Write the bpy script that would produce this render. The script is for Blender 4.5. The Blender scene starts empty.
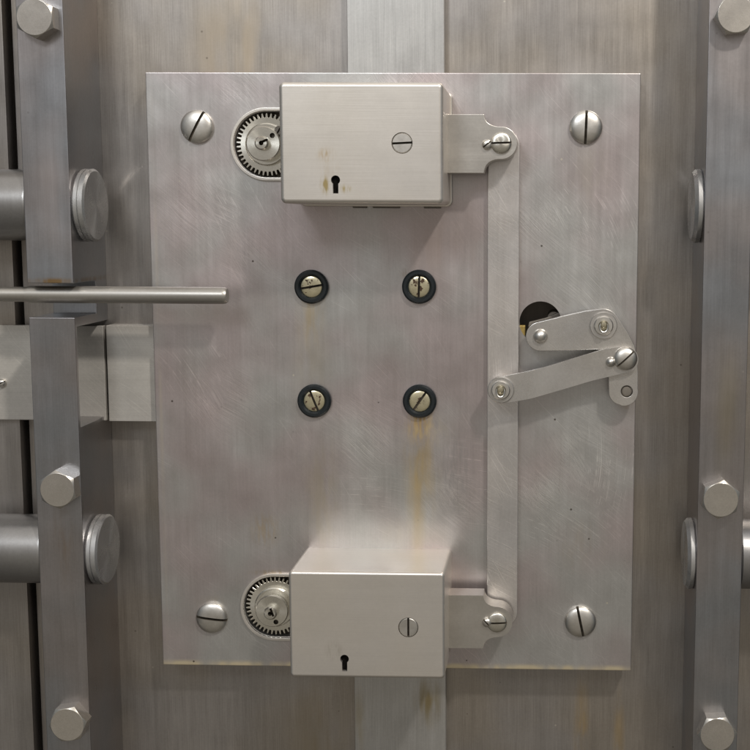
import bpy, bmesh, math, random
from mathutils import Vector, Matrix
random.seed(7)
U = 0.001                      # one modelling unit = 1 mm
R = math.radians
PI = math.pi
scene = bpy.context.scene

# ------------------------------------------------------------------ camera
CAM = Vector((404.33, -1284.19, -145.38))
PITCH, YAW, ROLL, FPX, PX, PY = -0.1224, 0.0231, 0.0049, 1263.17, 517.25, 375.35
def cam_axes():
    M = Matrix.Rotation(YAW, 3, 'Z') @ Matrix.Rotation(PITCH, 3, 'X')
    r, u, f = M @ Vector((1, 0, 0)), M @ Vector((0, 0, 1)), M @ Vector((0, 1, 0))
    c, s = math.cos(ROLL), math.sin(ROLL)
    return r * c + u * s, -r * s + u * c, f
RT, UP, FW = cam_axes()
cd = bpy.data.cameras.new('camera')
cd.lens = FPX * 36.0 / 750.0
cd.sensor_width = 36.0
cd.shift_x = (375 - PX) / 750.0
cd.shift_y = (PY - 375) / 750.0
cd.clip_start = 0.05
cd.clip_end = 50
cam = bpy.data.objects.new('camera', cd)
scene.collection.objects.link(cam)
m = Matrix((RT, UP, -FW)).transposed().to_4x4()
m.translation = CAM * U
cam.matrix_world = m
scene.camera = cam

# ------------------------------------------------------------------ world: a dim room (ceiling lighter than floor)
w = bpy.data.worlds.new("World")
scene.world = w
w.use_nodes = True
wn, wl = w.node_tree.nodes, w.node_tree.links
bg = wn['Background']
tc = wn.new('ShaderNodeTexCoord')
sep = wn.new('ShaderNodeSeparateXYZ')
wl.new(tc.outputs['Generated'], sep.inputs[0])
rp = wn.new('ShaderNodeValToRGB')
mr = wn.new('ShaderNodeMapRange')
mr.inputs['From Min'].default_value = -1
mr.inputs['From Max'].default_value = 1
wl.new(sep.outputs['Z'], mr.inputs[0])
wl.new(mr.outputs[0], rp.inputs[0])
e = rp.color_ramp.elements
e[0].position = 0.0;  e[0].color = (.10, .088, .07, 1)
e[1].position = 1.0;  e[1].color = (.95, .90, .84, 1)
k = e.new(.42); k.color = (.30, .275, .235, 1)
k = e.new(.56); k.color = (.46, .435, .41, 1)
k = e.new(.74); k.color = (.80, .76, .72, 1)
ab = wn.new('ShaderNodeMath'); ab.operation = 'ABSOLUTE'
wl.new(sep.outputs['X'], ab.inputs[0])
sd = wn.new('ShaderNodeMapRange'); sd.interpolation_type = 'SMOOTHSTEP'
sd.inputs['From Min'].default_value = .30; sd.inputs['From Max'].default_value = .85
wl.new(ab.outputs[0], sd.inputs[0])
mx = wn.new('ShaderNodeMix'); mx.data_type = 'RGBA'; mx.blend_type = 'MULTIPLY'
wl.new(sd.outputs[0], mx.inputs[0]); wl.new(rp.outputs[0], mx.inputs[6]); mx.inputs[7].default_value = (.30, .35, .40, 1)
wl.new(mx.outputs[2], bg.inputs[0])
bg.inputs[1].default_value = 0.88

# ------------------------------------------------------------------ lamps of the room
def area(name, loc, target, size, watts, col):
    l = bpy.data.lights.new(name, 'AREA')
    l.shape = 'DISK'; l.size = size; l.energy = watts; l.color = col
    o = bpy.data.objects.new(name, l)
    scene.collection.objects.link(o)
    o.location = Vector(loc)
    o.rotation_euler = (Vector(target) - Vector(loc)).to_track_quat('-Z', 'Y').to_euler()
    return o
MID = Vector((.26, 0, -.30))
KEY = MID + Vector((.60, -1.0, 1.08)).normalized() * 3.0
area('ceiling_lamp', KEY, MID, .17, 51, (1, .94, .86))
area('ceiling_lamp', (-.5, -2.6, 1.3), MID, .7, 16, (.90, .95, 1.0))
scene.view_settings.view_transform = 'Standard'
scene.view_settings.look = 'None'
scene.view_settings.exposure = 0
scene.view_settings.gamma = 1

# ------------------------------------------------------------------ geometry helpers
def W(px, py, Y):
    """point of the photograph -> x, z (mm) on the plane at depth Y"""
    d = FW + RT * ((px - PX) / FPX) - UP * ((py - PY) / FPX)
    t = (Y - CAM.y) / d.y
    p = CAM + d * t
    return p.x, p.z
def W3(px, py, Y):
    x, z = W(px, py, Y)
    return (x, Y, z)

def link(o, parent=None):
    scene.collection.objects.link(o)
    if parent is not None: o.parent = parent
    return o
def temp(bm):
    me = bpy.data.meshes.new('tmp'); bm.to_mesh(me); bm.free()
    o = bpy.data.objects.new('tmp', me); scene.collection.objects.link(o)
    return o
def bake(o):
    dg = bpy.context.evaluated_depsgraph_get()
    dg.update()
    me = bpy.data.meshes.new_from_object(o.evaluated_get(dg))
    old = o.data
    bpy.data.objects.remove(o); bpy.data.meshes.remove(old)
    bm = bmesh.new(); bm.from_mesh(me); bpy.data.meshes.remove(me)
    return bm
def cut(bm, *cutters):
    o = temp(bm); cs = [temp(c) for c in cutters]
    for c in cs:
        md = o.modifiers.new('b', 'BOOLEAN'); md.operation = 'DIFFERENCE'; md.object = c; md.solver = 'EXACT'
    r = bake(o)
    for c in cs:
        me = c.data; bpy.data.objects.remove(c); bpy.data.meshes.remove(me)
    return r
def bevel(bm, width, seg=2, ang=35):
    o = temp(bm)
    md = o.modifiers.new('v', 'BEVEL'); md.width = width; md.segments = seg; md.limit_method = 'ANGLE'
    md.angle_limit = R(ang); md.use_clamp_overlap = True
    return bake(o)
def build(name, bm, mat, parent=None, origin=(0, 0, 0), sharp=32):
    """bm is in mm in scene coordinates; origin (mm) is the parent's base"""
    bmesh.ops.translate(bm, verts=bm.verts, vec=-Vector(origin))
    bmesh.ops.scale(bm, verts=bm.verts, vec=(U, U, U))
    bmesh.ops.recalc_face_normals(bm, faces=bm.faces)
    me = bpy.data.meshes.new(name); bm.to_mesh(me); bm.free()
    me.shade_smooth(); me.set_sharp_from_angle(angle=R(sharp))
    me.materials.append(mat)
    if any(p.material_index == 1 for p in me.polygons): me.materials.append(M['recess_shade'])
    o = bpy.data.objects.new(name, me)
    link(o, parent)
    wnm = o.modifiers.new('weighted_normals', 'WEIGHTED_NORMAL'); wnm.keep_sharp = True; wnm.weight = 80
    if parent is None: o.location = Vector(origin) * U
    return o
def thing(name, label, cat, origin, group=None):
    o = bpy.data.objects.new(name, None); o.empty_display_size = .02
    link(o); o.location = Vector(origin) * U
    o['label'] = label; o['category'] = cat
    if group: o['group'] = group
    return o
def tag(o, label, cat, group=None):
    o['label'] = label; o['category'] = cat
    if group: o['group'] = group
    return o

def box(x0, x1, y0, y1, z0, z1):
    bm = bmesh.new()
    bmesh.ops.create_cube(bm, size=1)
    for v in bm.verts:
        v.co = ((x0 + x1) / 2 + v.co.x * (x1 - x0), (y0 + y1) / 2 + v.co.y * (y1 - y0), (z0 + z1) / 2 + v.co.z * (z1 - z0))
    return bm
def prism(pts, y0, y1):
    """pts: (x, z) outline extruded from y0 (front) to y1 (back)"""
    bm = bmesh.new()
    a = [bm.verts.new((x, y0, z)) for x, z in pts]
    b = [bm.verts.new((x, y1, z)) for x, z in pts]
    n = len(pts)
    bm.faces.new(a); bm.faces.new(b[::-1])
    for i in range(n):
        bm.faces.new((a[i], b[i], b[(i + 1) % n], a[(i + 1) % n]))
    bmesh.ops.recalc_face_normals(bm, faces=bm.faces)
    return bm
def lathe(prof, c=(0, 0, 0), n=64, axis='Y'):
    """prof: (r, h) pairs; h runs along the axis; closes both ends"""
    bm = bmesh.new()
    rings = []
    for r, h in prof:
        if r < 1e-6:
            rings.append([bm.verts.new((0, h, 0))])
        else:
            rings.append([bm.verts.new((r * math.cos(2 * PI * i / n), h, r * math.sin(2 * PI * i / n))) for i in range(n)])
    for a, b in zip(rings, rings[1:]):
        for i in range(n):
            j = (i + 1) % n
            if len(a) == 1 and len(b) == 1: continue
            if len(a) == 1: bm.faces.new((a[0], b[j], b[i]))
            elif len(b) == 1: bm.faces.new((a[i], a[j], b[0]))
            else: bm.faces.new((a[i], a[j], b[j], b[i]))
    if len(rings[0]) > 1: bm.faces.new(rings[0][::-1])
    if len(rings[-1]) > 1: bm.faces.new(rings[-1])
    if axis == 'X':
        for v in bm.verts: v.co = (v.co.y, -v.co.x, v.co.z)
    bmesh.ops.translate(bm, verts=bm.verts, vec=Vector(c))
    bmesh.ops.recalc_face_normals(bm, faces=bm.faces)
    return bm
def tube_ring(r0, r1, y0, y1, c, ch=.6, n=72):
    """flat ring (washer), r0 inner, r1 outer, between y0 front and y1 back"""
    bm = bmesh.new()
    prof = [(r0, y1), (r0, y0 + ch), (r0 + ch, y0), (r1 - ch, y0), (r1, y0 + ch), (r1, y1)]
    rings = [[bm.verts.new((c[0] + r * math.cos(2 * PI * i / n), y, c[1] + r * math.sin(2 * PI * i / n))) for i in range(n)] for r, y in prof]
    rings.append(rings[0])
    for a, b in zip(rings, rings[1:]):
        for i in range(n):
            j = (i + 1) % n
            bm.faces.new((a[i], a[j], b[j], b[i]))
    bmesh.ops.recalc_face_normals(bm, faces=bm.faces)
    return bm
def join(*bms):
    out = bmesh.new()
    for b in bms:
        me = bpy.data.meshes.new('j'); b.to_mesh(me); b.free(); out.from_mesh(me); bpy.data.meshes.remove(me)
    return out
def arc(cx, cz, r, a0, a1, n=14):
    return [(cx + r * math.cos(R(a0 + (a1 - a0) * i / n)), cz + r * math.sin(R(a0 + (a1 - a0) * i / n))) for i in range(n + 1)]
def slot_box(cx, cz, w_, l_, y0, y1, ang):
    bm = box(-l_ / 2, l_ / 2, y0, y1, -w_ / 2, w_ / 2)
    bmesh.ops.rotate(bm, verts=bm.verts, cent=(0, 0, 0), matrix=Matrix.Rotation(-R(ang), 3, 'Y'))
    bmesh.ops.translate(bm, verts=bm.verts, vec=(cx, 0, cz))
    return bm
def slotted_head(cx, cz, r, yb, h, ang, sw, dome=True, depth=None, edge=.3):
    """screw head; base at yb, rises h towards the viewer"""
    if dome:
        prof = [(r, yb), (r, yb - h * edge)]
        for i in range(1, 9):
            t = i / 8
            prof.append((r * math.cos(t * PI / 2) ** .75 if t < 1 else 0, yb - h * edge - h * (1 - edge) * math.sin(t * PI / 2)))
    else:
        prof = [(r, yb), (r, yb - h + .7), (r - .7, yb - h), (0, yb - h)]
    hd = lathe(prof, (cx, 0, cz), 64)
    d = depth or h * .6
    top = yb - h
    bm = cut(hd, slot_box(cx, cz, sw, 2.4 * r, top - 3, top + d, ang))
    sn, cs = math.sin(R(ang)), math.cos(R(ang))
    for f in bm.faces:                               # slot walls and floor coloured dark for the shade inside
        c = f.calc_center_median(); pp = abs(-(c.x - cx) * sn + (c.z - cz) * cs)
        if pp < sw / 2 + .03 and c.y < top + d + .05 and (abs(pp - sw / 2) < .03 or abs(c.y - top - d) < .03):
            f.material_index = 1
    return bm
def hexagon(cx, cz, r, ang):
    return [(cx + r * math.cos(R(ang + 60 * i)), cz + r * math.sin(R(ang + 60 * i))) for i in range(6)]
def hex_head(cx, cz, ap, yb, h, ang):
    """hexagonal head with a round chamfered face"""
    rc = ap / math.cos(PI / 6)
    bm = bmesh.new(); n = 72
    def rad(t):
        a = (math.degrees(t) - ang) % 60 - 30
        return ap / math.cos(R(a))
    rings = []
    for kind in range(4):
        ring = []
        for i in range(n):
            t = 2 * PI * i / n + R(ang)
            rr = rad(t)
            if kind == 0: r_, y = rr, yb
            elif kind == 1: r_, y = rr, yb - h + .3 + (rr - ap * .99) * .75
            elif kind == 2: r_, y = ap * .985, yb - h + .2
            else: r_, y = ap * .96, yb - h
            ring.append(bm.verts.new((cx + r_ * math.cos(t), y, cz + r_ * math.sin(t))))
        rings.append(ring)
    for a, b in zip(rings, rings[1:]):
        for i in range(n):
            j = (i + 1) % n
            bm.faces.new((a[i], a[j], b[j], b[i]))
    bm.faces.new(rings[0][::-1]); bm.faces.new(rings[-1])
    bmesh.ops.recalc_face_normals(bm, faces=bm.faces)
    return bm

# ------------------------------------------------------------------ material helpers
class G:
    def __init__(s, name):
        s.m = bpy.data.materials.new(name); s.m.use_nodes = True
        s.t = s.m.node_tree; s.n = s.t.nodes; s.l = s.t.links
        s.b = s.n['Principled BSDF']
        tcn = s.n.new('ShaderNodeTexCoord'); s.obj = tcn.outputs['Object']
        s.co = s.vm('SCALE', s.obj, scale=1000)
    def put(s, v, sock):
        if hasattr(v, 'is_output'): s.l.new(v, sock)
        else:
            try: sock.default_value = v
            except Exception: sock.default_value = (v[0], v[1], v[2], 1) if len(v) == 3 else v
    def vm(s, op, a, b=None, scale=None):
        n = s.n.new('ShaderNodeVectorMath'); n.operation = op
        s.put(a, n.inputs[0])
        if b is not None: s.put(b, n.inputs[1])
        if scale is not None: s.put(scale, n.inputs['Scale'])
        return n.outputs['Value'] if op in ('LENGTH', 'DOT_PRODUCT', 'DISTANCE') else n.outputs[0]
    def ma(s, op, a, b=0.0, c=None, clamp=False):
        n = s.n.new('ShaderNodeMath'); n.operation = op; n.use_clamp = clamp
        s.put(a, n.inputs[0]); s.put(b, n.inputs[1])
        if c is not None: s.put(c, n.inputs[2])
        return n.outputs[0]
    def noise(s, scale, vec=None, detail=2, rough=.5, offset=(0, 0, 0), dist=0):
        v = s.co if vec is None else vec
        v = s.vm('MULTIPLY', v, scale if isinstance(scale, tuple) else (scale,) * 3)
        v = s.vm('ADD', v, offset)
        n = s.n.new('ShaderNodeTexNoise'); n.inputs['Scale'].default_value = 1
        n.inputs['Detail'].default_value = detail; n.inputs['Roughness'].default_value = rough
        n.inputs['Distortion'].default_value = dist
        s.l.new(v, n.inputs['Vector'])
        return n.outputs['Fac']
    def ramp(s, v, a, b, lo=0.0, hi=1.0, smooth=True):
        n = s.n.new('ShaderNodeMapRange')
        if smooth: n.interpolation_type = 'SMOOTHSTEP'
        s.put(v, n.inputs[0]); s.put(a, n.inputs[1]); s.put(b, n.inputs[2]); s.put(lo, n.inputs[3]); s.put(hi, n.inputs[4])
        return n.outputs[0]
    def mix(s, f, a, b, mode='MIX'):
        n = s.n.new('ShaderNodeMix'); n.data_type = 'RGBA'; n.blend_type = mode
        s.put(f, n.inputs[0]); s.put(a, n.inputs[6]); s.put(b, n.inputs[7])
        return n.outputs[2]
    def sep(s, v):
        n = s.n.new('ShaderNodeSeparateXYZ'); s.put(v, n.inputs[0]); return n.outputs
    def blob(s, cx, cz, sx, sz):
        """soft elliptical patch in the x-z plane"""
        v = s.vm('ADD', s.co, (-cx, 0, -cz))
        v = s.vm('MULTIPLY', v, (1 / sx, 0, 1 / sz))
        d = s.vm('LENGTH', v)
        return s.ramp(d, 1.0, 0.0)
    def rot(s, ang):
        n = s.n.new('ShaderNodeVectorRotate'); n.rotation_type = 'Y_AXIS'
        s.l.new(s.co, n.inputs['Vector']); n.inputs['Angle'].default_value = R(ang)
        return n.outputs[0]

def steel(name, c1, c2, rough=.42, metal=.85, grain='Z', grain_amt=.16, scratch=0.0, arcs=(), stains=(), pits=0.0,
          lowscale=.008, vary=True, bump=.05, streak=.018, aniso=None, mott=.1, smudge=.12, wav=0.0, scr_at=None, rvar=.18, rub=False):
    g = G(name)
    if not vary:                       # one-off marks are placed in scene coordinates (mm)
        geo = g.n.new('ShaderNodeNewGeometry')
        g.co = g.vm('SCALE', geo.outputs['Position'], scale=1000)
    if vary:
        oi = g.n.new('ShaderNodeObjectInfo')
        g.co = g.vm('ADD', g.co, g.vm('SCALE', (731.0, 211.0, 977.0), scale=oi.outputs['Random']))
    low = g.noise(lowscale, detail=2, rough=.55)
    low2 = g.noise(lowscale * 2.7, detail=2, rough=.6, offset=(40, 3, 9))
    if grain == 'Z': sf, st = (1.5, 1.5, .02), (.17, .17, .006)
    elif grain == 'X': sf, st = (.012, 1.1, 1.1), (.0035, .11, .11)
    else: sf, st = (.7, .7, .7), (.05, .05, .05)
    fine = g.noise(sf, detail=2, rough=.65)
    strk = g.noise(st, detail=3, rough=.6, offset=(7, 7, 7))
    mot = g.noise(.35, detail=2, rough=.7, offset=(3, 90, 3))
    col = g.mix(g.ramp(low, .35, .65), c1, c2)
    f = g.ma('MULTIPLY_ADD', g.ma('SUBTRACT', fine, .5), grain_amt * 2, 1.0)
    f = g.ma('ADD', f, g.ma('MULTIPLY', g.ma('SUBTRACT', strk, .5), grain_amt * .9))
    f = g.ma('ADD', f, g.ma('MULTIPLY', g.ma('SUBTRACT', mot, .5), mott * 2))
    f = g.ma('ADD', f, g.ma('MULTIPLY', g.ma('SUBTRACT', low2, .5), smudge * 2))
    ro = g.ma('ADD', rough, g.ma('MULTIPLY', g.ma('SUBTRACT', low2, .5), rvar))
    ro = g.ma('ADD', ro, g.ma('MULTIPLY', g.ma('SUBTRACT', strk, .5), rvar * .8))
    hgt = fine
    if scratch > 0:
        tot = None; brk = None
        for i, (ang, off) in enumerate(((-38, 3), (-28, 11), (-60, 23), (-46, 37))):
            v = g.rot(ang)
            nz = g.noise((.012, .3, 1.5), vec=v, detail=1, rough=.5, offset=(off, off, off))
            mk = g.noise(.016, detail=1, rough=.6, offset=(off * 3, 5, off))
            s_ = g.ma('MULTIPLY', g.ramp(nz, .63, .72), g.ramp(mk, .5, .66))
            if scr_at:
                loc = None
                for (cx, cz, rr) in scr_at:
                    b_ = g.blob(cx, cz, rr, rr); loc = b_ if loc is None else g.ma('MAXIMUM', loc, b_)
                if rub: 
                    n2 = g.noise((.02, .3, 2.3), vec=v, detail=2, rough=.6, offset=(off, 9, off))
                    s_ = g.ma('MAXIMUM', g.ma('MULTIPLY', s_, .45), g.ma('MULTIPLY', g.ma('MULTIPLY', g.ramp(n2, .47, .68), loc), g.ramp(mk, .40, .60)))
                else: s_ = g.ma('MULTIPLY', g.ramp(nz, .56, .66), loc)
            tot = s_ if tot is None else g.ma('MAXIMUM', tot, s_)
        for (cx, cz, lo, ex, ez, er) in arcs:      # circular rubbing marks inside a patch
            d = g.vm('LENGTH', g.vm('MULTIPLY', g.vm('ADD', g.co, (-cx, 0, -cz)), (1, 0, 1)))
            an = g.n.new('ShaderNodeCombineXYZ'); g.l.new(d, an.inputs[0])
            sx = g.sep(g.co)
            g.l.new(g.ma('MULTIPLY', sx[0], .012), an.inputs[1]); g.l.new(g.ma('MULTIPLY', sx[2], .012), an.inputs[2])
            nz = g.noise((1.1, 1, 1), vec=an.outputs[0], detail=1, rough=.6, offset=(lo, lo, lo))
            s_ = g.ma('MULTIPLY', g.ramp(nz, .52, .72), g.blob(ex, ez, er, er * .8))
            if brk is None: brk = g.ramp(g.noise(.09, detail=2, offset=(lo, 1, 1)), .38, .6)
            s_ = g.ma('MULTIPLY', s_, brk)
            tot = g.ma('MAXIMUM', tot, s_)
        f = g.ma('ADD', f, g.ma('MULTIPLY', tot, scratch))
        ro = g.ma('SUBTRACT', ro, g.ma('MULTIPLY', tot, .06))
        hgt = g.ma('ADD', fine, g.ma('MULTIPLY', tot, -.5))
    cmb = g.n.new('ShaderNodeCombineColor')
    for i in range(3): g.l.new(f, cmb.inputs[i])
    col = g.mix(1.0, col, cmb.outputs[0], 'MULTIPLY')
    sn = {}
    for (cx, cz, sx, sz, c, amt, ns) in stains:
        mk = g.blob(cx, cz, sx, sz)
        key = .03 if ns < .045 else (.08 if ns < .13 else .25)
        if key not in sn: sn[key] = g.noise((key, key, key * .22), detail=2, rough=.65, offset=(11, 0, 5))
        nz = sn[key]
        mk = g.ma('MULTIPLY', g.ma('MULTIPLY', mk, g.ramp(nz, .36, .62, .12, 1.25)), amt * 1.25, clamp=True)
        col = g.mix(mk, col, c)
        ro = g.ma('ADD', ro, g.ma('MULTIPLY', mk, .12))
    if pits > 0:
        vo = g.n.new('ShaderNodeTexVoronoi'); vo.inputs['Scale'].default_value = .055
        g.l.new(g.vm('MULTIPLY', g.co, (1, 1, 1)), vo.inputs['Vector'])
        rs = g.sep(vo.outputs['Color'])
        mk = g.ma('MULTIPLY', g.ramp(vo.outputs['Distance'], .075, .04), g.ma('GREATER_THAN', rs[0], .62))
        mk = g.ma('MULTIPLY', mk, g.ramp(rs[1], .2, 1, .2, 1))
        dk = g.mix(g.ma('GREATER_THAN', rs[2], .35), (.75, .7, .6), (.08, .065, .05))
        col = g.mix(g.ma('MULTIPLY', mk, pits), col, dk)
    g.l.new(col, g.b.inputs['Base Color'])
    g.put(metal, g.b.inputs['Metallic'])
    g.l.new(g.ma('MAXIMUM', ro, .12), g.b.inputs['Roughness'])
    bp = g.n.new('ShaderNodeBump'); bp.inputs['Strength'].default_value = bump; bp.inputs['Distance'].default_value = .0006
    if wav > 0:
        wv = g.n.new('ShaderNodeBump'); wv.inputs['Strength'].default_value = 1; wv.inputs['Distance'].default_value = wav
        g.l.new(g.noise((.020, .020, .011), detail=2, rough=.45, offset=(61, 2, 8)), wv.inputs['Height'])
        g.l.new(wv.outputs[0], bp.inputs['Normal'])
    g.l.new(hgt, bp.inputs['Height']); g.l.new(bp.outputs[0], g.b.inputs['Normal'])
    if aniso:
        g.b.inputs['Anisotropic'].default_value = .8
        tn = g.n.new('ShaderNodeTangent'); tn.direction_type = 'RADIAL'; tn.axis = aniso
        g.l.new(tn.outputs[0], g.b.inputs['Tangent'])
    return g.m
def plain(name, col, rough=.5, metal=0.0):
    g = G(name)
    nz = g.noise(.25, detail=4, rough=.6)
    c = g.mix(g.ramp(nz, .35, .7), col, tuple(x * .6 for x in col))
    g.l.new(c, g.b.inputs['Base Color']); g.put(metal, g.b.inputs['Metallic'])
    g.l.new(g.ramp(nz, .3, .7, rough * .8, min(1, rough * 1.3)), g.b.inputs['Roughness'])
    return g.m

YEL = (.55, .40, .17); OCH = (.50, .34, .13); DRT = (.20, .16, .11)
M = {}
M['door'] = steel('brushed_door_steel', (.39, .35, .305), (.375, .35, .33), rough=.38, grain_amt=.30, wav=.0012, vary=False, bump=.08, pits=.5,
                  stains=[(160, -720, 50, 120, (.34, .28, .19), .5, .02), (446, -700, 12, 90, OCH, .35, .05), (486, -700, 10, 70, OCH, .3, .05),
                          (80, 20, 60, 110, (.47, .39, .29), .5, .03)])
M['strip'] = steel('brushed_strip_steel', (.56, .55, .53), (.51, .50, .48), rough=.38, grain_amt=.22, vary=False,
                   stains=[(280, -660, 22, 40, (.34, .27, .14), .6, .06), (205, -690, 10, 60, (.4, .33, .2), .4, .06)])
M['plate'] = steel('worn_plate_steel', (.53, .465, .46), (.55, .545, .53), rough=.34, grain_amt=.12, wav=.0016, smudge=.13, scratch=.62, rub=True, scr_at=[(55, -135, 80), (95, -185, 60), (100, -15, 60), (400, -150, 75), (440, -215, 70), (445, -385, 70), (400, -430, 70), (215, -370, 70), (300, -430, 75), (70, -330, 60), (270, -20, 90)], vary=False, pits=.85, bump=.06,
    arcs=[(-140, -260, 3, 80, -140, 90), (240, -260, 9, 440, -130, 110), (240, -380, 15, 470, -400, 90), (330, -620, 21, 420, -450, 100),
          (-150, -420, 27, 50, -300, 60), (120, 120, 31, 250, -20, 70), (420, 200, 5, 330, -420, 90), (200, -700, 8, 230, -420, 60)],
    stains=[(275, -356, 18, 26, OCH, 1, .2), (275, -352, 11, 14, (.40, .25, .09), .8, .2), (276, -396, 26, 85, YEL, .42, .08), (270, -440, 13, 110, YEL, .35, .03), (282, -362, 36, 26, (.66, .58, .45), .35, .2),
            (163, -246, 20, 50, YEL, .32, .08), (164, -300, 30, 80, (.50, .44, .33), .3, .03), (172, -430, 28, 90, (.50, .44, .32), .32, .08), (112, -468, 22, 26, OCH, .28, .2),
            (120, -514, 34, 5, (.42, .34, .22), .5, .2), (446, -100, 30, 60, (.46, .42, .36), .3, .08), (440, -480, 40, 40, (.44, .38, .32), .3, .08),
            (262, -200, 10, 8, (.3, .24, .17), .4, .2), (54, -546, 24, 10, (.42, .36, .28), .3, .2), (486, -330, 10, 10, (.4, .3, .18), .5, .2),
            (62, -230, 40, 26, (.45, .39, .35), .3, .05), (300, -180, 120, 60, (.46, .37, .33), .35, .02),
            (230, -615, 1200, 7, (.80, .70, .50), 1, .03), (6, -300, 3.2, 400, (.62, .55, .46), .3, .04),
            (310, -400, 30, 60, (.36, .34, .33), .4, .2), (262, -470, 60, 24, (.60, .56, .47), .3, .04)])
M['bar'] = steel('brushed_bar_steel', (.42, .39, .385), (.37, .385, .41), rough=.32, metal=1.0, wav=.0007, grain_amt=.16, pits=.3, vary=False,
                 stains=[(-80, -207, 40, 5, (.30, .20, .10), .8, .08), (-78, -470, 18, 60, (.33, .25, .18), .35, .05), (582, -330, 22, 110, (.37, .32, .23), .4, .04),
                         (-75, -120, 26, 90, (.46, .40, .38), .4, .04)])
M['cross'] = steel('scraped_crossbar_steel', (.60, .575, .53), (.54, .515, .48), rough=.45, metal=.55, grain='X', grain_amt=.1, wav=.0025, scratch=.2, pits=.5, vary=False)
M['case'] = steel('satin_case_steel', (.80, .75, .68), (.78, .74, .69), rough=.35, scratch=-.5, scr_at=[(200, -560, 32), (205, -112, 26), (270, -76, 22)], wav=.0006, rvar=.05, bump=.06, metal=.84, grain='X', grain_amt=.05, vary=False, mott=.045, smudge=.03, pits=.35,
    stains=[(195, -114, 6, 13, (.42, .33, .16), 1, .25), (215, -117, 7, 6, (.45, .36, .18), 1, .3), (197, -86, 12, 10, (.55, .45, .32), .8, .2),
            (200, -100, 16, 12, (.56, .48, .38), .3, .2), (198, -566, 12, 14, (.42, .37, .30), .35, .4)])
M['strap'] = steel('scuffed_strap_steel', (.72, .68, .65), (.66, .64, .63), rough=.34, wav=.0022, grain_amt=.08, scratch=.3, pits=.3, vary=False,
    arcs=[(200, -500, 4, 360, -150, 80), (200, -300, 6, 360, -300, 90), (250, -700, 8, 360, -480, 90)], mott=.12)
M['lever'] = steel('satin_lever_steel', (.66, .63, .59), (.60, .585, .57), rough=.28, wav=.0012, grain='N', grain_amt=.06, scratch=.15, pits=.4)
M['bolt'] = steel('turned_bolt_steel', (.36, .35, .34), (.30, .30, .31), rough=.34, grain='Z', grain_amt=.12, bump=.04)
M['disc'] = steel('turned_disc_steel', (.58, .58, .57), (.50, .50, .50), rough=.27, grain='N', grain_amt=.06, aniso='X')
M['hex'] = steel('worn_hex_steel', (.62, .58, .52), (.54, .51, .47), rough=.24, grain='N', grain_amt=.08, pits=.9)
M['screw'] = steel('polished_screw_steel', (.76, .73, .68), (.70, .68, .64), rough=.34, metal=1, grain='N', grain_amt=.06, lowscale=.03)
M['gear'] = steel('turned_gear_steel', (.80, .77, .69), (.74, .72, .65), rough=.25, metal=1, grain='N', grain_amt=.04, aniso='Y')
M['nickel'] = steel('aged_nickel', (.70, .64, .47), (.62, .57, .42), rough=.26, metal=.95, grain='N', grain_amt=.06, lowscale=.05)
M['patina'] = steel('stained_terminal_nickel', (.82, .75, .52), (.76, .70, .50), rough=.22, metal=1, grain='N', grain_amt=.05, lowscale=.05)
def add_tarnish(mat):
    g = G.__new__(G); g.m = mat; g.t = mat.node_tree; g.n = g.t.nodes; g.l = g.t.links; g.b = g.n['Principled BSDF']
    tcn = g.n.new('ShaderNodeTexCoord'); g.co = g.vm('SCALE', tcn.outputs['Object'], scale=1000)
    oi = g.n.new('ShaderNodeObjectInfo')
    g.co = g.vm('ADD', g.co, g.vm('SCALE', (331.0, 211.0, 577.0), scale=oi.outputs['Random']))
    src = g.b.inputs['Base Color'].links[0].from_socket
    nz = g.noise(.21, detail=3, rough=.6)
    rr = g.vm('LENGTH', g.vm('MULTIPLY', g.vm('SCALE', tcn.outputs['Object'], scale=1000), (1, 0, 1)))
    nz = g.ma('SUBTRACT', nz, g.ma('MULTIPLY', g.ma('SUBTRACT', rr, 5.5), .012))
    g.l.new(g.mix(g.ramp(nz, .54, .60), src, (.09, .055, .035)), g.b.inputs['Base Color'])
    g.l.new(g.ramp(nz, .54, .60, .92, .3), g.b.inputs['Metallic'])
add_tarnish(M['patina'])
M['rod'] = steel('dull_rod_steel', (.50, .475, .43), (.45, .43, .40), rough=.40, grain='X', grain_amt=.08, pits=.5)
M['tongue'] = steel('satin_tongue_steel', (.62, .59, .545), (.58, .555, .52), rough=.34, metal=.95, grain='X', grain_amt=.05, pits=.5, smudge=.08)
M['black'] = plain('black_bakelite', (.012, .017, .02), .32)
M['dark'] = plain('keyhole_shade', (.008, .007, .006), .9)  # near-black, painted shade for the keyholes
M['dark'].node_tree.nodes['Principled BSDF'].inputs['Specular IOR Level'].default_value = .05
M['recess_shade'] = plain('slot_shade', (.12, .10, .075), .6, .35)  # dark colour standing for shade inside slots, holes and gear recesses
M['cavity'] = steel('dull_inner_steel', (.26, .235, .20), (.19, .17, .15), rough=.55, metal=.6)
M['brass'] = plain('brass', (.75, .56, .2), .35, .9)

WALL = 34.0
ZT, ZB = 260.0, -900.0
# ------------------------------------------------------------------ setting: the steel face of the door
o = build('door_face', cut(box(-146.5, 1000, WALL, WALL + 14, ZB, ZT), lathe([(27, 30), (27, 50)], (398, 0, -248.8), 48)), M['door']); o['kind'] = 'structure'
o = build('side_panel', bevel(box(-700, -150.5, 20, 53.5, ZB, ZT), 1.2), M['door']); o['kind'] = 'structure'
o = build('door_backing', box(-720, 1020, 54, 64, ZB, ZT), M['cavity']); o['kind'] = 'structure'

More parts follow.
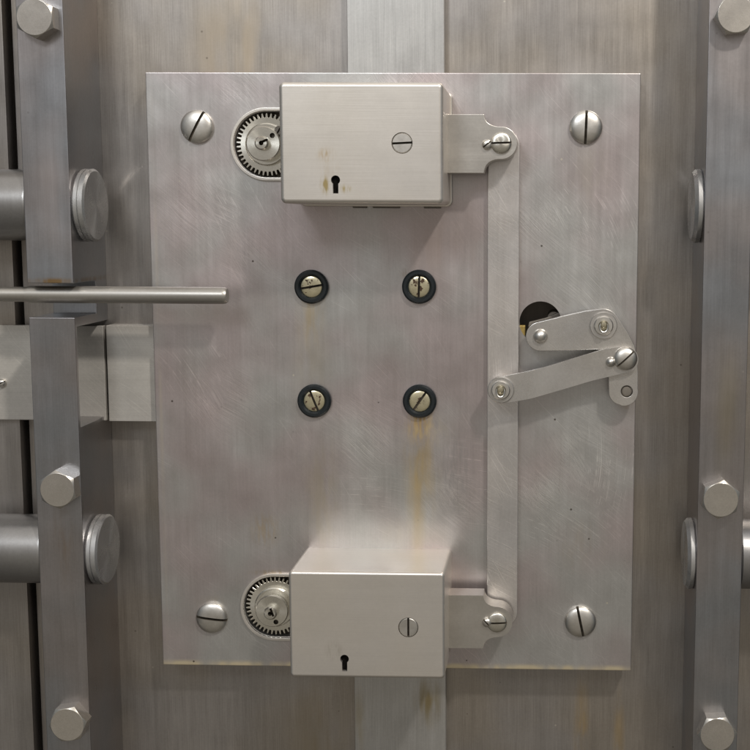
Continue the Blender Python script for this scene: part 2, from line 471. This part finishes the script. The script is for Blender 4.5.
# ------------------------------------------------------------------ wide strip behind the plate
tag(build('flat_strip', bevel(box(200.5, 299, 20.2, WALL, ZB, ZT), .8), M['strip']),
    'wide pale flat steel strip running vertically behind the mounting plate, between the two lock cases', 'steel strip')

# ------------------------------------------------------------------ vertical bars with hexagon bolts
LBL = {'L': 'grey square vertical steel bar on the left, notched around the round rod',
       'R': 'plain unbroken grey vertical steel bar at the right edge'}
def vertical_bar(side, x0, x1, bolts):
    t = thing('vertical_bar', LBL[side], 'steel bar', ((x0 + x1) / 2, WALL, ZB), 'vertical locking bars')
    og = ((x0 + x1) / 2, WALL, ZB)
    if side == 'L':
        yz = [(-60, ZT), (WALL, ZT), (WALL, -252), (-54, -252), (-54, -351.5), (WALL, -351.5), (WALL, ZB), (-60, ZB), (-60, -242.5), (2, -242.5), (2, -209), (-60, -209)]
        bm = bmesh.new()
        a = [bm.verts.new((x0, y, z)) for y, z in yz]; b = [bm.verts.new((x1, y, z)) for y, z in yz]
        bm.faces.new(a); bm.faces.new(b[::-1])
        for i in range(len(yz)):
            j = (i + 1) % len(yz); bm.faces.new((a[i], b[i], b[j], a[j]))
        bmesh.ops.recalc_face_normals(bm, faces=bm.faces)
    else:
        bm = box(x0, x1, -60, WALL, ZB, ZT)
    build('bar', bevel(bm, .9), M['bar'], t, og)
    for (px, py, ang) in bolts:
        x, z = W(px, py, -76)
        h = build('hex_bolt', hex_head(x, z, 17.0, -60, 16, ang), M['hex'], t, og)
vertical_bar('L', -103.2, -58, [(34, 17, 31), (57, 490, 35), (67, 725, 8)])
vertical_bar('R', 554.8, 599.5, [(736, 14, 6), (721, 500, 22), (717.5, 735, 4)])

# ------------------------------------------------------------------ round locking bolts that pass through the bars
def locking_bolt(label, zc, xa, xb, face, sgn, yc=-23):
    """shaft from xa to xb, disc head whose outer face is at x = face, pointing sgn"""
    t = thing('locking_bolt', label, 'locking bolt', (face, yc, zc), 'round locking bolts through the vertical bars')
    og = (face, yc, zc)
    bar_side = -57.9 if sgn > 0 else 554.7
    build('shaft', lathe([(33, xa), (35.3, xa + 2), (35.3, xb - 3), (33.5, xb)], (0, yc, zc), 96, 'X'), M['bolt'], t, og)
    r = 36.0
    a, b = bar_side, face
    L = b - a
    prof = [(r - 1.5, a), (r, a + .15 * L), (r, a + .42 * L), (r - 1.1, a + .46 * L), (r - 1.1, a + .5 * L), (r, a + .54 * L), (r, a + .86 * L), (r - 2.2, b), (0, b)]
    if sgn < 0:
        prof = [(r - 1, a), (r, a + .15 * L), (r, a + .6 * L), (r - 3.5, b), (0, b)]
    bm = lathe(prof, (0, yc, zc), 96, 'X')
    # local origin on the axis so that the turned highlight runs round its centre
    d = build('end_disc', bm, M['disc'], t, og)
locking_bolt('round polished locking bolt through the left bar, the upper one above the lever rod', -133, -520, -103.3, -45.5, 1)
locking_bolt('round polished locking bolt through the left bar, the lower one beside the middle hexagon bolt', -484.5, -520, -103.3, -45.5, 1)
locking_bolt('disc-ended locking bolt peeping out beside the right bar, the upper one', -131, 599.6, 900, 546, -1)
locking_bolt('disc-ended locking bolt through the right bar, the lower one below the middle hexagon bolt', -482, 599.6, 900, 546.5, -1)

# ------------------------------------------------------------------ horizontal flat bars on the left
t = thing('cross_bar', 'scraped horizontal flat bar running off the left edge, with a small round screw in it', 'flat bar', (-160, 12, -306), 'horizontal flat bars')
og = (-160, 12, -306)
build('bar', bevel(box(-600, -55.5, 12, 19.8, -356, -256.5), .8), M['cross'], t, og)
x, z = W(1.5, 383, 10)
build('screw', slotted_head(x, z, 4.6, 12, 5, 25, 1.1), M['screw'], t, og)
tag(build('cross_bar', bevel(box(-52.8, 30, 12, WALL, -356.6, -256), .8), M['cross']),
    'short horizontal flat bar between the left vertical bar and the mounting plate', 'flat bar', 'horizontal flat bars')

# ------------------------------------------------------------------ lever rod
RY, RZ = -42, -221.0
prof = [(6, -560), (7.4, -559), (7.4, -112), (8.4, -108), (8.4, 84), (7.9, 87), (7.0, 88.6), (0, 89.2)]
bm = lathe(prof, (0, RY, RZ), 48, 'X')
tag(build('lever_rod', bm, M['rod'], None, (0, RY, RZ)), 'smooth round steel rod lying horizontally across the left bar, its flat end over the plate', 'rod')

# ------------------------------------------------------------------ mounting plate
PW, PH = 496.0, 616.0
PO = (PW / 2, 20, -PH)
GU = W(268.0, 144.8, 6); GL = W(276.3, 604.8, 6)       # centres of the two gears
def stadium(cx, cz, r, xr):
    return arc(cx, cz, r, 90, 270, 40) + [(xr, cz - r), (xr, cz + r)]
t_plate = thing('mounting_plate', 'large scratched rectangular steel plate screwed to the door, rust streak below its terminals', 'steel plate', PO)
bm = box(0, PW, 0, 20, -PH, 0)
bm = bevel(bm, 1.3, 2)
bm = cut(bm, prism(stadium(GU[0], GU[1], 32.6, 220), -3, 14), prism(stadium(GL[0], GL[1], 32.6, 220), -3, 14),
         lathe([(21.4, -3), (21.4, 25)], (398, 0, -248.8), 64))
build('plate', bm, M['plate'], t_plate, PO)
for c in (GU, GL):
    outer = prism(stadium(c[0], c[1], 36.3, 152), -3.2, 3)
    ring = cut(outer, prism(stadium(c[0], c[1], 33.0, 190), -6, 8))
    build('gear_rim', bevel(ring, .7, 2), M['case'], t_plate, PO)
    build('recess_shade_liner', prism(stadium(c[0], c[1], 32.4, 200), 12.2, 13.8), M['recess_shade'], t_plate, PO)  # dark liner added so the gap round the gear reads as deep shade
for (px, py, a) in ((196.3, 126.5, 62), (586, 127, 88), (211, 618.5, -7), (580.5, 622.5, -78)):
    x, z = W(px, py, -5)
    build('screw', slotted_head(x, z, 16.6, 0, 7.4, a, 2.6, depth=6.2, edge=.35), M['screw'], t_plate, PO)

# inner mechanism seen through the round hole
t = thing('inner_lever', 'dark curved lever end and brass pin seen inside the round hole in the plate', 'lever', (398, 14.9, -250))
og = (398, 14.9, -250)
build('arm', bevel(prism([W(528, 327, 9), W(529, 322, 9), W(545, 318, 9), W(560, 312, 9), W(562, 322, 9), W(556, 330, 9), W(540, 334, 9)], 9, 14.8), 1, 2), M['cavity'], t, og)
build('stud', lathe([(7, 14.8), (7, 53.8)], (412, 0, -246), 24), M['cavity'], t, og)
x, z = W(522, 330, 6)
build('pin', bevel(box(x - 3.5, x + 3.5, 3, 14.8, z - 6, z + 5), 1), M['brass'], t, og)

# ------------------------------------------------------------------ lock cases with keyhole, flush screw and bolt tongue
def keyhole(cx, cz, y0, y1, r=4.3, w_=3.0, l_=12.5):
    a = arc(cx, cz, r, -52, 232, 24)
    dx = r * math.sin(R(38)) ; 
    pts = a + [(cx - w_ * .85, cz - l_), (cx + w_ * .85, cz - l_)]
    return prism(pts, y0, y1)
def tongue(x0, x1, zt, zb, nx, nz, r, y0, y1):
    pts = [(x0, zt), (x1, zt)]
    # concave shoulder up to the round nose
    s = 14.0
    top = nz + r
    pts += [(x1 + .6, zt - 3)] + [(x1 + 1 + (s) * (1 - math.cos(R(a))), (zt - 3) - (zt - 3 - top) * math.sin(R(a))) for a in range(15, 91, 15)]
    pts += arc(nx, nz, r, 88, -88, 30)
    bot = nz - r
    pts += [(x1 + 1 + (s) * (1 - math.cos(R(a))), (zb + 3) + (bot - zb - 3) * math.sin(R(a))) for a in range(90, 14, -15)]
    pts += [(x1 + .6, zb + 3), (x1, zb), (x0, zb)]
    return prism(pts, y0, y1)
def lock(label, x0, x1, zt, zb, kh, scr, sang, rad, tz, nose, pin, pang, lip):
    og = ((x0 + x1) / 2, 0, zb)
    t = thing('lock', label, 'lock', og, 'lock cases on the mounting plate')
    F = -90
    cs = box(x0, x1, F, -.05, zb, zt)
    o_ = temp(cs)
    # round the four depth edges, then all the front edges
    bm = bake(o_)
    es = [e_ for e_ in bm.edges if abs(e_.verts[0].co.y - e_.verts[1].co.y) > 10]
    bmesh.ops.bevel(bm, geom=es, offset=rad, segments=6, affect='EDGES', profile=.5)
    es = [e_ for e_ in bm.edges if all(v.co.y < F + .01 for v in e_.verts) and len(e_.link_faces) == 2 and max(len(f_.verts) for f_ in e_.link_faces) > 4]
    bmesh.ops.bevel(bm, geom=es, offset=min(4.2, rad - .9), segments=5, affect='EDGES', profile=.5)
    kx, kz = W(*kh, F); sx, sz = W(*scr, F)
    bm = cut(bm, keyhole(kx, kz, F - 4, F + 14), lathe([(9.9, F - 4), (9.9, F + 6)], (sx, 0, sz), 48))
    build('case', bm, M['case'], t, og)
    build('keyhole', keyhole(kx, kz, F + 4, F + 13.8, 4.4, 3.1, 12.7), M['dark'], t, og)  # black plug standing in for the shade inside the keyhole
    build('case_screw', slotted_head(sx, sz, 9.4, F + 5.9, 6.0, sang, 2.0, dome=False, depth=4.5), M['screw'], t, og)
    build('tongue', bevel(tongue(x1 - 6, 342, tz[0], tz[1], nose[0], nose[1], 15.8, -38, -13), .7, 2), M['tongue'], t, og)
    tg = t.children[-1] if t.children else None
    tgo = [c for c in t.children if c.name.startswith('tongue')][0]
    bm = slotted_head(nose[0], nose[1], 10.2, -38, 4.2, 2, 1.9, dome=True, depth=2.8, edge=.5)
    build('pivot_screw', bm, M['gear'], tgo, og)
    px_, pz_ = W(*pin, -40)
    build('pin_screw', slotted_head(px_, pz_, 4.9, -38, 5.0, pang, 1.5, dome=True, depth=2.4, edge=.35), M['screw'], tgo, og)
    if lip:
        xa, xb, za, zc, q = x0 + 2, x1 + 2.2, zb - 1.6, zt - 1, 6
        fl = arc(xb - q, zc - q, q, 90, 0, 8) + arc(xb - q, za + q, q, 0, -90, 8) + arc(xa + q, za + q, q, -90, -180, 8) + arc(xa + q, zc - q, q, 180, 90, 8)
        build('base_flange', bevel(prism(fl, -5, -.1), 1.2, 3), M['case'], t, og)
        for (pa, pb) in ((353, 367), (373, 400), (424, 441)):
            build('dark_notch', bevel(box(W(pa, 207, -1)[0], W(pb, 207, -1)[0], -3.2, -.3, za - 1.6, za + 2), .5, 2), M['cavity'], t, og)  # added dark blocks standing in for open notches below the flange
lock('smooth satin steel lock case at the top of the plate, yellow stain beside its keyhole', 153, 306.6, -18.8, -131,
     (335.5, 180), (402, 143), 3, 5.0, (-43.7, -100.4), (358.7, -71.2), (487, 144.5), 38, True)
lock('smooth satin steel lock case at the bottom of the plate, its top side visible', 154.2, 306.8, -486.6, -593.8,
     (344.5, 659), (408.3, 627.5), 90, 4.0, (-524.6, -580.2), (356.0, -552.2), (487, 622.5), -45, False)

# ------------------------------------------------------------------ gears at the left of the cases
def gear(label, c, hub, rg, pin_a, hole_a):
    cx, cz = c
    t = thing('gear', label, 'gear', (cx, 14, cz), 'toothed gears beside the lock cases')
    og = (cx, 14, cz)
    n = 42
    pts = []
    for i in range(n):
        a = 360 * i / n
        for (fr, rr) in ((0, rg - 4.2), (.22, rg - 4.2), (.34, rg), (.66, rg), (.78, rg - 4.2)):
            pts.append((cx + rr * math.cos(R(a + fr * 360 / n)), cz + rr * math.sin(R(a + fr * 360 / n))))
    build('gear_wheel', bevel(prism(pts, 2.0, 11), .25, 1), M['gear'], t, og)
    build('collar', lathe([(rg * .68, 2.1), (rg * .68, -2), (rg * .64, -3), (0, -3)], (cx, 0, cz), 64), M['gear'], t, og)
    hb = lathe([(17.2, -2.9), (17.2, -15.2), (16.2, -16.4), (0, -16.4)], (cx, 0, cz), 64)
    hb = cut(hb, lathe([(2.6, -18), (2.6, -12)], (cx + 12.2 * math.cos(R(hole_a)), 0, cz + 12.2 * math.sin(R(hole_a))), 20))
    hx_, hz_ = cx + 12.2 * math.cos(R(hole_a)), cz + 12.2 * math.sin(R(hole_a))
    for f in hb.faces:
        c_ = f.calc_center_median()
        if math.hypot(c_.x - hx_, c_.z - hz_) < 2.7 and c_.y > -16: f.material_index = 1  # shade inside the hub hole put into its colour
    h = build('hub', hb, M['gear'], t, og)
    pn = lathe([(7, -16.3), (7, -23), (5.4, -25), (0, -25)], (cx, 0, cz), 40)
    pn = cut(pn, slot_box(cx + 2, cz + 1.5, 2.4, 9, -27, -19, pin_a), lathe([(2.3, -28), (2.3, -17)], (cx, 0, cz), 16))
    for f in pn.faces:
        c_ = f.calc_center_median()
        if c_.y > -24.6 and math.hypot(c_.x - cx, c_.z - cz) < 5 and c_.y < -16.5: f.material_index = 1  # inside of the pin's hole and slot painted dark as shade
    build('pin', pn, M['gear'], h, og)
    return t
t = gear('toothed winding gear left of the top lock case, small slotted screw beside its hub', GU, None, 31.2, 25, 40)
x, z = GU[0] + 15.5, GU[1] + 13
build('screw', slotted_head(x, z, 4.6, -0.1, 14, 60, 1.6, dome=False, depth=2.5), M['cavity'], t, (GU[0], 14, GU[1]))
t = gear('toothed winding gear left of the bottom lock case, plain hub with oblique pin', GL, None, 31.2, -70, -70)

# ------------------------------------------------------------------ strap joining the two tongues
SX = 360.2
pts = arc(SX, -72, 16, 180, 0, 24) + arc(SX, -551.5, 16, 0, -180, 24)
tag(build('connecting_strap', bevel(prism(pts, -8.5, -1), 1.1, 2), M['strap'], None, (SX, -10, -551)),
    'long narrow scuffed steel strap joining the tongues of both lock cases vertically', 'strap')

# ------------------------------------------------------------------ bell crank and link arm
def pxarc(cx, cy, r, a0, a1, n=12):
    return [(cx + r * math.cos(R(a0 + (a1 - a0) * i / n)), cy - r * math.sin(R(a0 + (a1 - a0) * i / n))) for i in range(n + 1)]
YC = -22.0
out = pxarc(540.5, 336.5, 14.6, 268, 100, 16) + [(565, 315.5), (585, 311)] + pxarc(603, 325.5, 16.8, 100, 28, 8) + [(628, 333), (634.5, 346)] \
    + [(637, 358), (638, 372)] + pxarc(624, 392, 14.2, 12, -100, 12) + pxarc(622, 392, 13.2, 260, 190, 6) + [(608.6, 380), (608.4, 366), (606, 357), (602.5, 350.5), (596, 349.5), (570, 350.8)]
pts = [W(x, y, YC) for x, y in out]
og = (*[W(604, 325, -14)[0]], -14, W(604, 325, -14)[1])
t_crank = thing('bell_crank', 'elbow-shaped steel crank right of the long strap, pivoting beside the round hole', 'crank lever', og)
hx, hz = W(626.8, 391.5, YC)
bm = cut(prism(pts, YC, -14), lathe([(5.9, -40), (5.9, -5)], (hx, 0, hz), 32))
build('arm', bevel(bm, .8, 2), M['lever'], t_crank, og)
build('foot_pin', lathe([(5.3, -14), (5.3, YC + 2.2), (4.3, YC + 1.2), (0, YC + .8)], (hx, 0, hz), 28), M['cavity'], t_crank, og)
x, z = W(603.6, 325.6, YC - 4)
sx, sz = x, z
build('spacer', lathe([(14, -14), (14, -.1)], (x, 0, z), 48), M['lever'], t_crank, og)
build('washer', tube_ring(8.5, 13.6, YC - 3, YC, (x, z)), M['lever'], t_crank, og)
c2 = tube_ring(4.2, 9.6, YC - 6.5, YC - .1, (x, z), 1.0)
build('collar', c2, M['screw'], t_crank, og)
def pin_with_clip(x, z, yb, parent, og):
    bm = join(lathe([(3.6, yb), (3.6, yb - 8), (2.6, yb - 9.2), (0, yb - 9.6)], (x, 0, z + 1.5), 24),
              lathe([(4.2, yb), (4.2, yb - 1)], (x, 0, z), 24))
    build('pin', bm, M['nickel'], parent, og)
    ring = bmesh.new()
    n, mth = 28, 8
    vs = [[ring.verts.new((x + (3.9 + .95 * math.cos(2 * PI * j / mth)) * math.cos(2 * PI * i / n), yb - 7.2 + .95 * math.sin(2 * PI * j / mth) + .35 * math.sin(2 * PI * i / n),
          z - 1.2 + (4.9 + .95 * math.cos(2 * PI * j / mth)) * math.sin(2 * PI * i / n))) for j in range(mth)] for i in range(n)]
    for i in range(n):
        for j in range(mth):
            ring.faces.new((vs[i][j], vs[(i + 1) % n][j], vs[(i + 1) % n][(j + 1) % mth], vs[i][(j + 1) % mth]))
    build('clip_ring', ring, M['screw'], parent, og)
pin_with_clip(x, z, YC - 3, t_crank, og)
x, z = W(540.5, 336.5, YC - 4)
def rivet(x, z, yb, r, h):
    prof = [(r, yb)] + [(r * math.cos(t * PI / 20), yb - h * math.sin(t * PI / 20)) for t in range(1, 10)] + [(0, yb - h)]
    return lathe(prof, (x, 0, z), 40)
build('rivet', rivet(x, z, YC, 7.4, 6.5), M['screw'], t_crank, og)
build('stud', lathe([(6.5, -14), (6.5, 6)], (x, 0, z), 32), M['cavity'], t_crank, og)

YL = -33.0
top = [(503, 376.6), (530, 370.9), (545, 367.2), (566, 361.0), (586, 355), (605, 349.4), (622, 346.8)]
bot = [(624, 374), (614, 376.3), (592, 381.5), (574, 386.8), (553, 392.6), (530, 399), (505, 403.3)]
out = top + pxarc(625.5, 360.3, 13.4, 100, -92, 14) + bot[1:] + pxarc(501.5, 390.2, 13.3, -82, -262, 18)
og = (*[W(501, 390, -24)[0]], -24, W(501, 390, -24)[1])
t_link = thing('link_arm', 'slanting flat steel link from the long strap to the elbow crank', 'link', og)
def bent_bar(outl, ya, yb_, f):
    P = [W(x, y, ya) for x, y in outl]
    lo, hi = min(p[0] for p in P), max(p[0] for p in P)
    cols = []
    for i in range(1, 80):
        xx = lo + (hi - lo) * (1 - math.cos(PI * i / 80)) / 2
        zs = []
        for a, b in zip(P, P[1:] + P[:1]):
            if (a[0] - xx) * (b[0] - xx) < 0: zs.append(a[1] + (b[1] - a[1]) * (xx - a[0]) / (b[0] - a[0]))
        if len(zs) >= 2: cols.append((xx, max(zs), min(zs)))
    bm = bmesh.new(); vs = []
    for xx, zt, zb in cols:
        d = f((xx - lo) / (hi - lo))
        vs.append([bm.verts.new((xx, ya + d, zt)), bm.verts.new((xx, ya + d, zb)), bm.verts.new((xx, yb_ + d, zb)), bm.verts.new((xx, yb_ + d, zt))])
    for a, b in zip(vs, vs[1:]):
        for j in range(4): bm.faces.new((a[j], b[j], b[(j + 1) % 4], a[(j + 1) % 4]))
    bm.faces.new(vs[0]); bm.faces.new(vs[-1][::-1])
    bmesh.ops.recalc_face_normals(bm, faces=bm.faces)
    return bm
def smooth(t, a, b):
    t = min(1, max(0, (t - a) / (b - a))); return t * t * (3 - 2 * t)
bend = lambda t: 4.8 * smooth(t, .30, .70)
build('arm', bevel(bent_bar(out, YL, -24.6 - 2.8, bend), .8, 2, 50), M['lever'], t_link, og)
x, z = W(500.8, 390, YL - 3)
build('spacer', lathe([(12.5, -24.5), (12.5, -8.6)], (x, 0, z), 48), M['lever'], t_link, og)
build('washer', tube_ring(8.5, 13.2, YL - 3, YL, (x, z)), M['lever'], t_link, og)
build('collar', tube_ring(4.2, 9.4, YL - 6.5, YL - .1, (x, z), 1.0), M['screw'], t_link, og)
pin_with_clip(x, z, YL - 3, t_link, og)
x, z = W(625.8, 359.3, YL - 3)
build('screw', slotted_head(x, z, 11.9, YL + 4.8, 7.5, 43, 1.7, depth=3.2), M['screw'], t_link, og)
x, z = W(611.2, 362.8, YL - 3)
build('rivet', rivet(x, z, YL + 4.8, 5.2, 5.5), M['screw'], t_link, og)

# ------------------------------------------------------------------ four insulated terminals
TL = ['top left of the four black-ringed terminals, its screw slot nearly horizontal',
      'top right of the four black-ringed terminals, its screw slot upright',
      'bottom left of the four black-ringed terminals, its screw slot leaning left',
      'bottom right of the four black-ringed terminals, above the rust streak']
for lab, (px, py, a) in zip(TL, ((311.3, 286.8, 10), (419, 286.8, 88), (314.2, 401, -68), (419.6, 401.3, 55))):
    x, z = W(px, py, -4)
    og = (x, 0, z)
    t = thing('terminal', lab, 'terminal', og, 'black-ringed terminals in the middle of the plate')
    build('insulating_ring', tube_ring(11.2, 17.3, -6, -.1, (x, z), 1.8), M['black'], t, og)
    x2, z2 = x + .3 , z - .2
    build('terminal_screw', slotted_head(x, z, 11.0, -.2, 4.6, a, 2.3, depth=4.2, edge=.7), M['patina'], t, og)

scene.render.resolution_x = 1024
scene.render.resolution_y = 1024
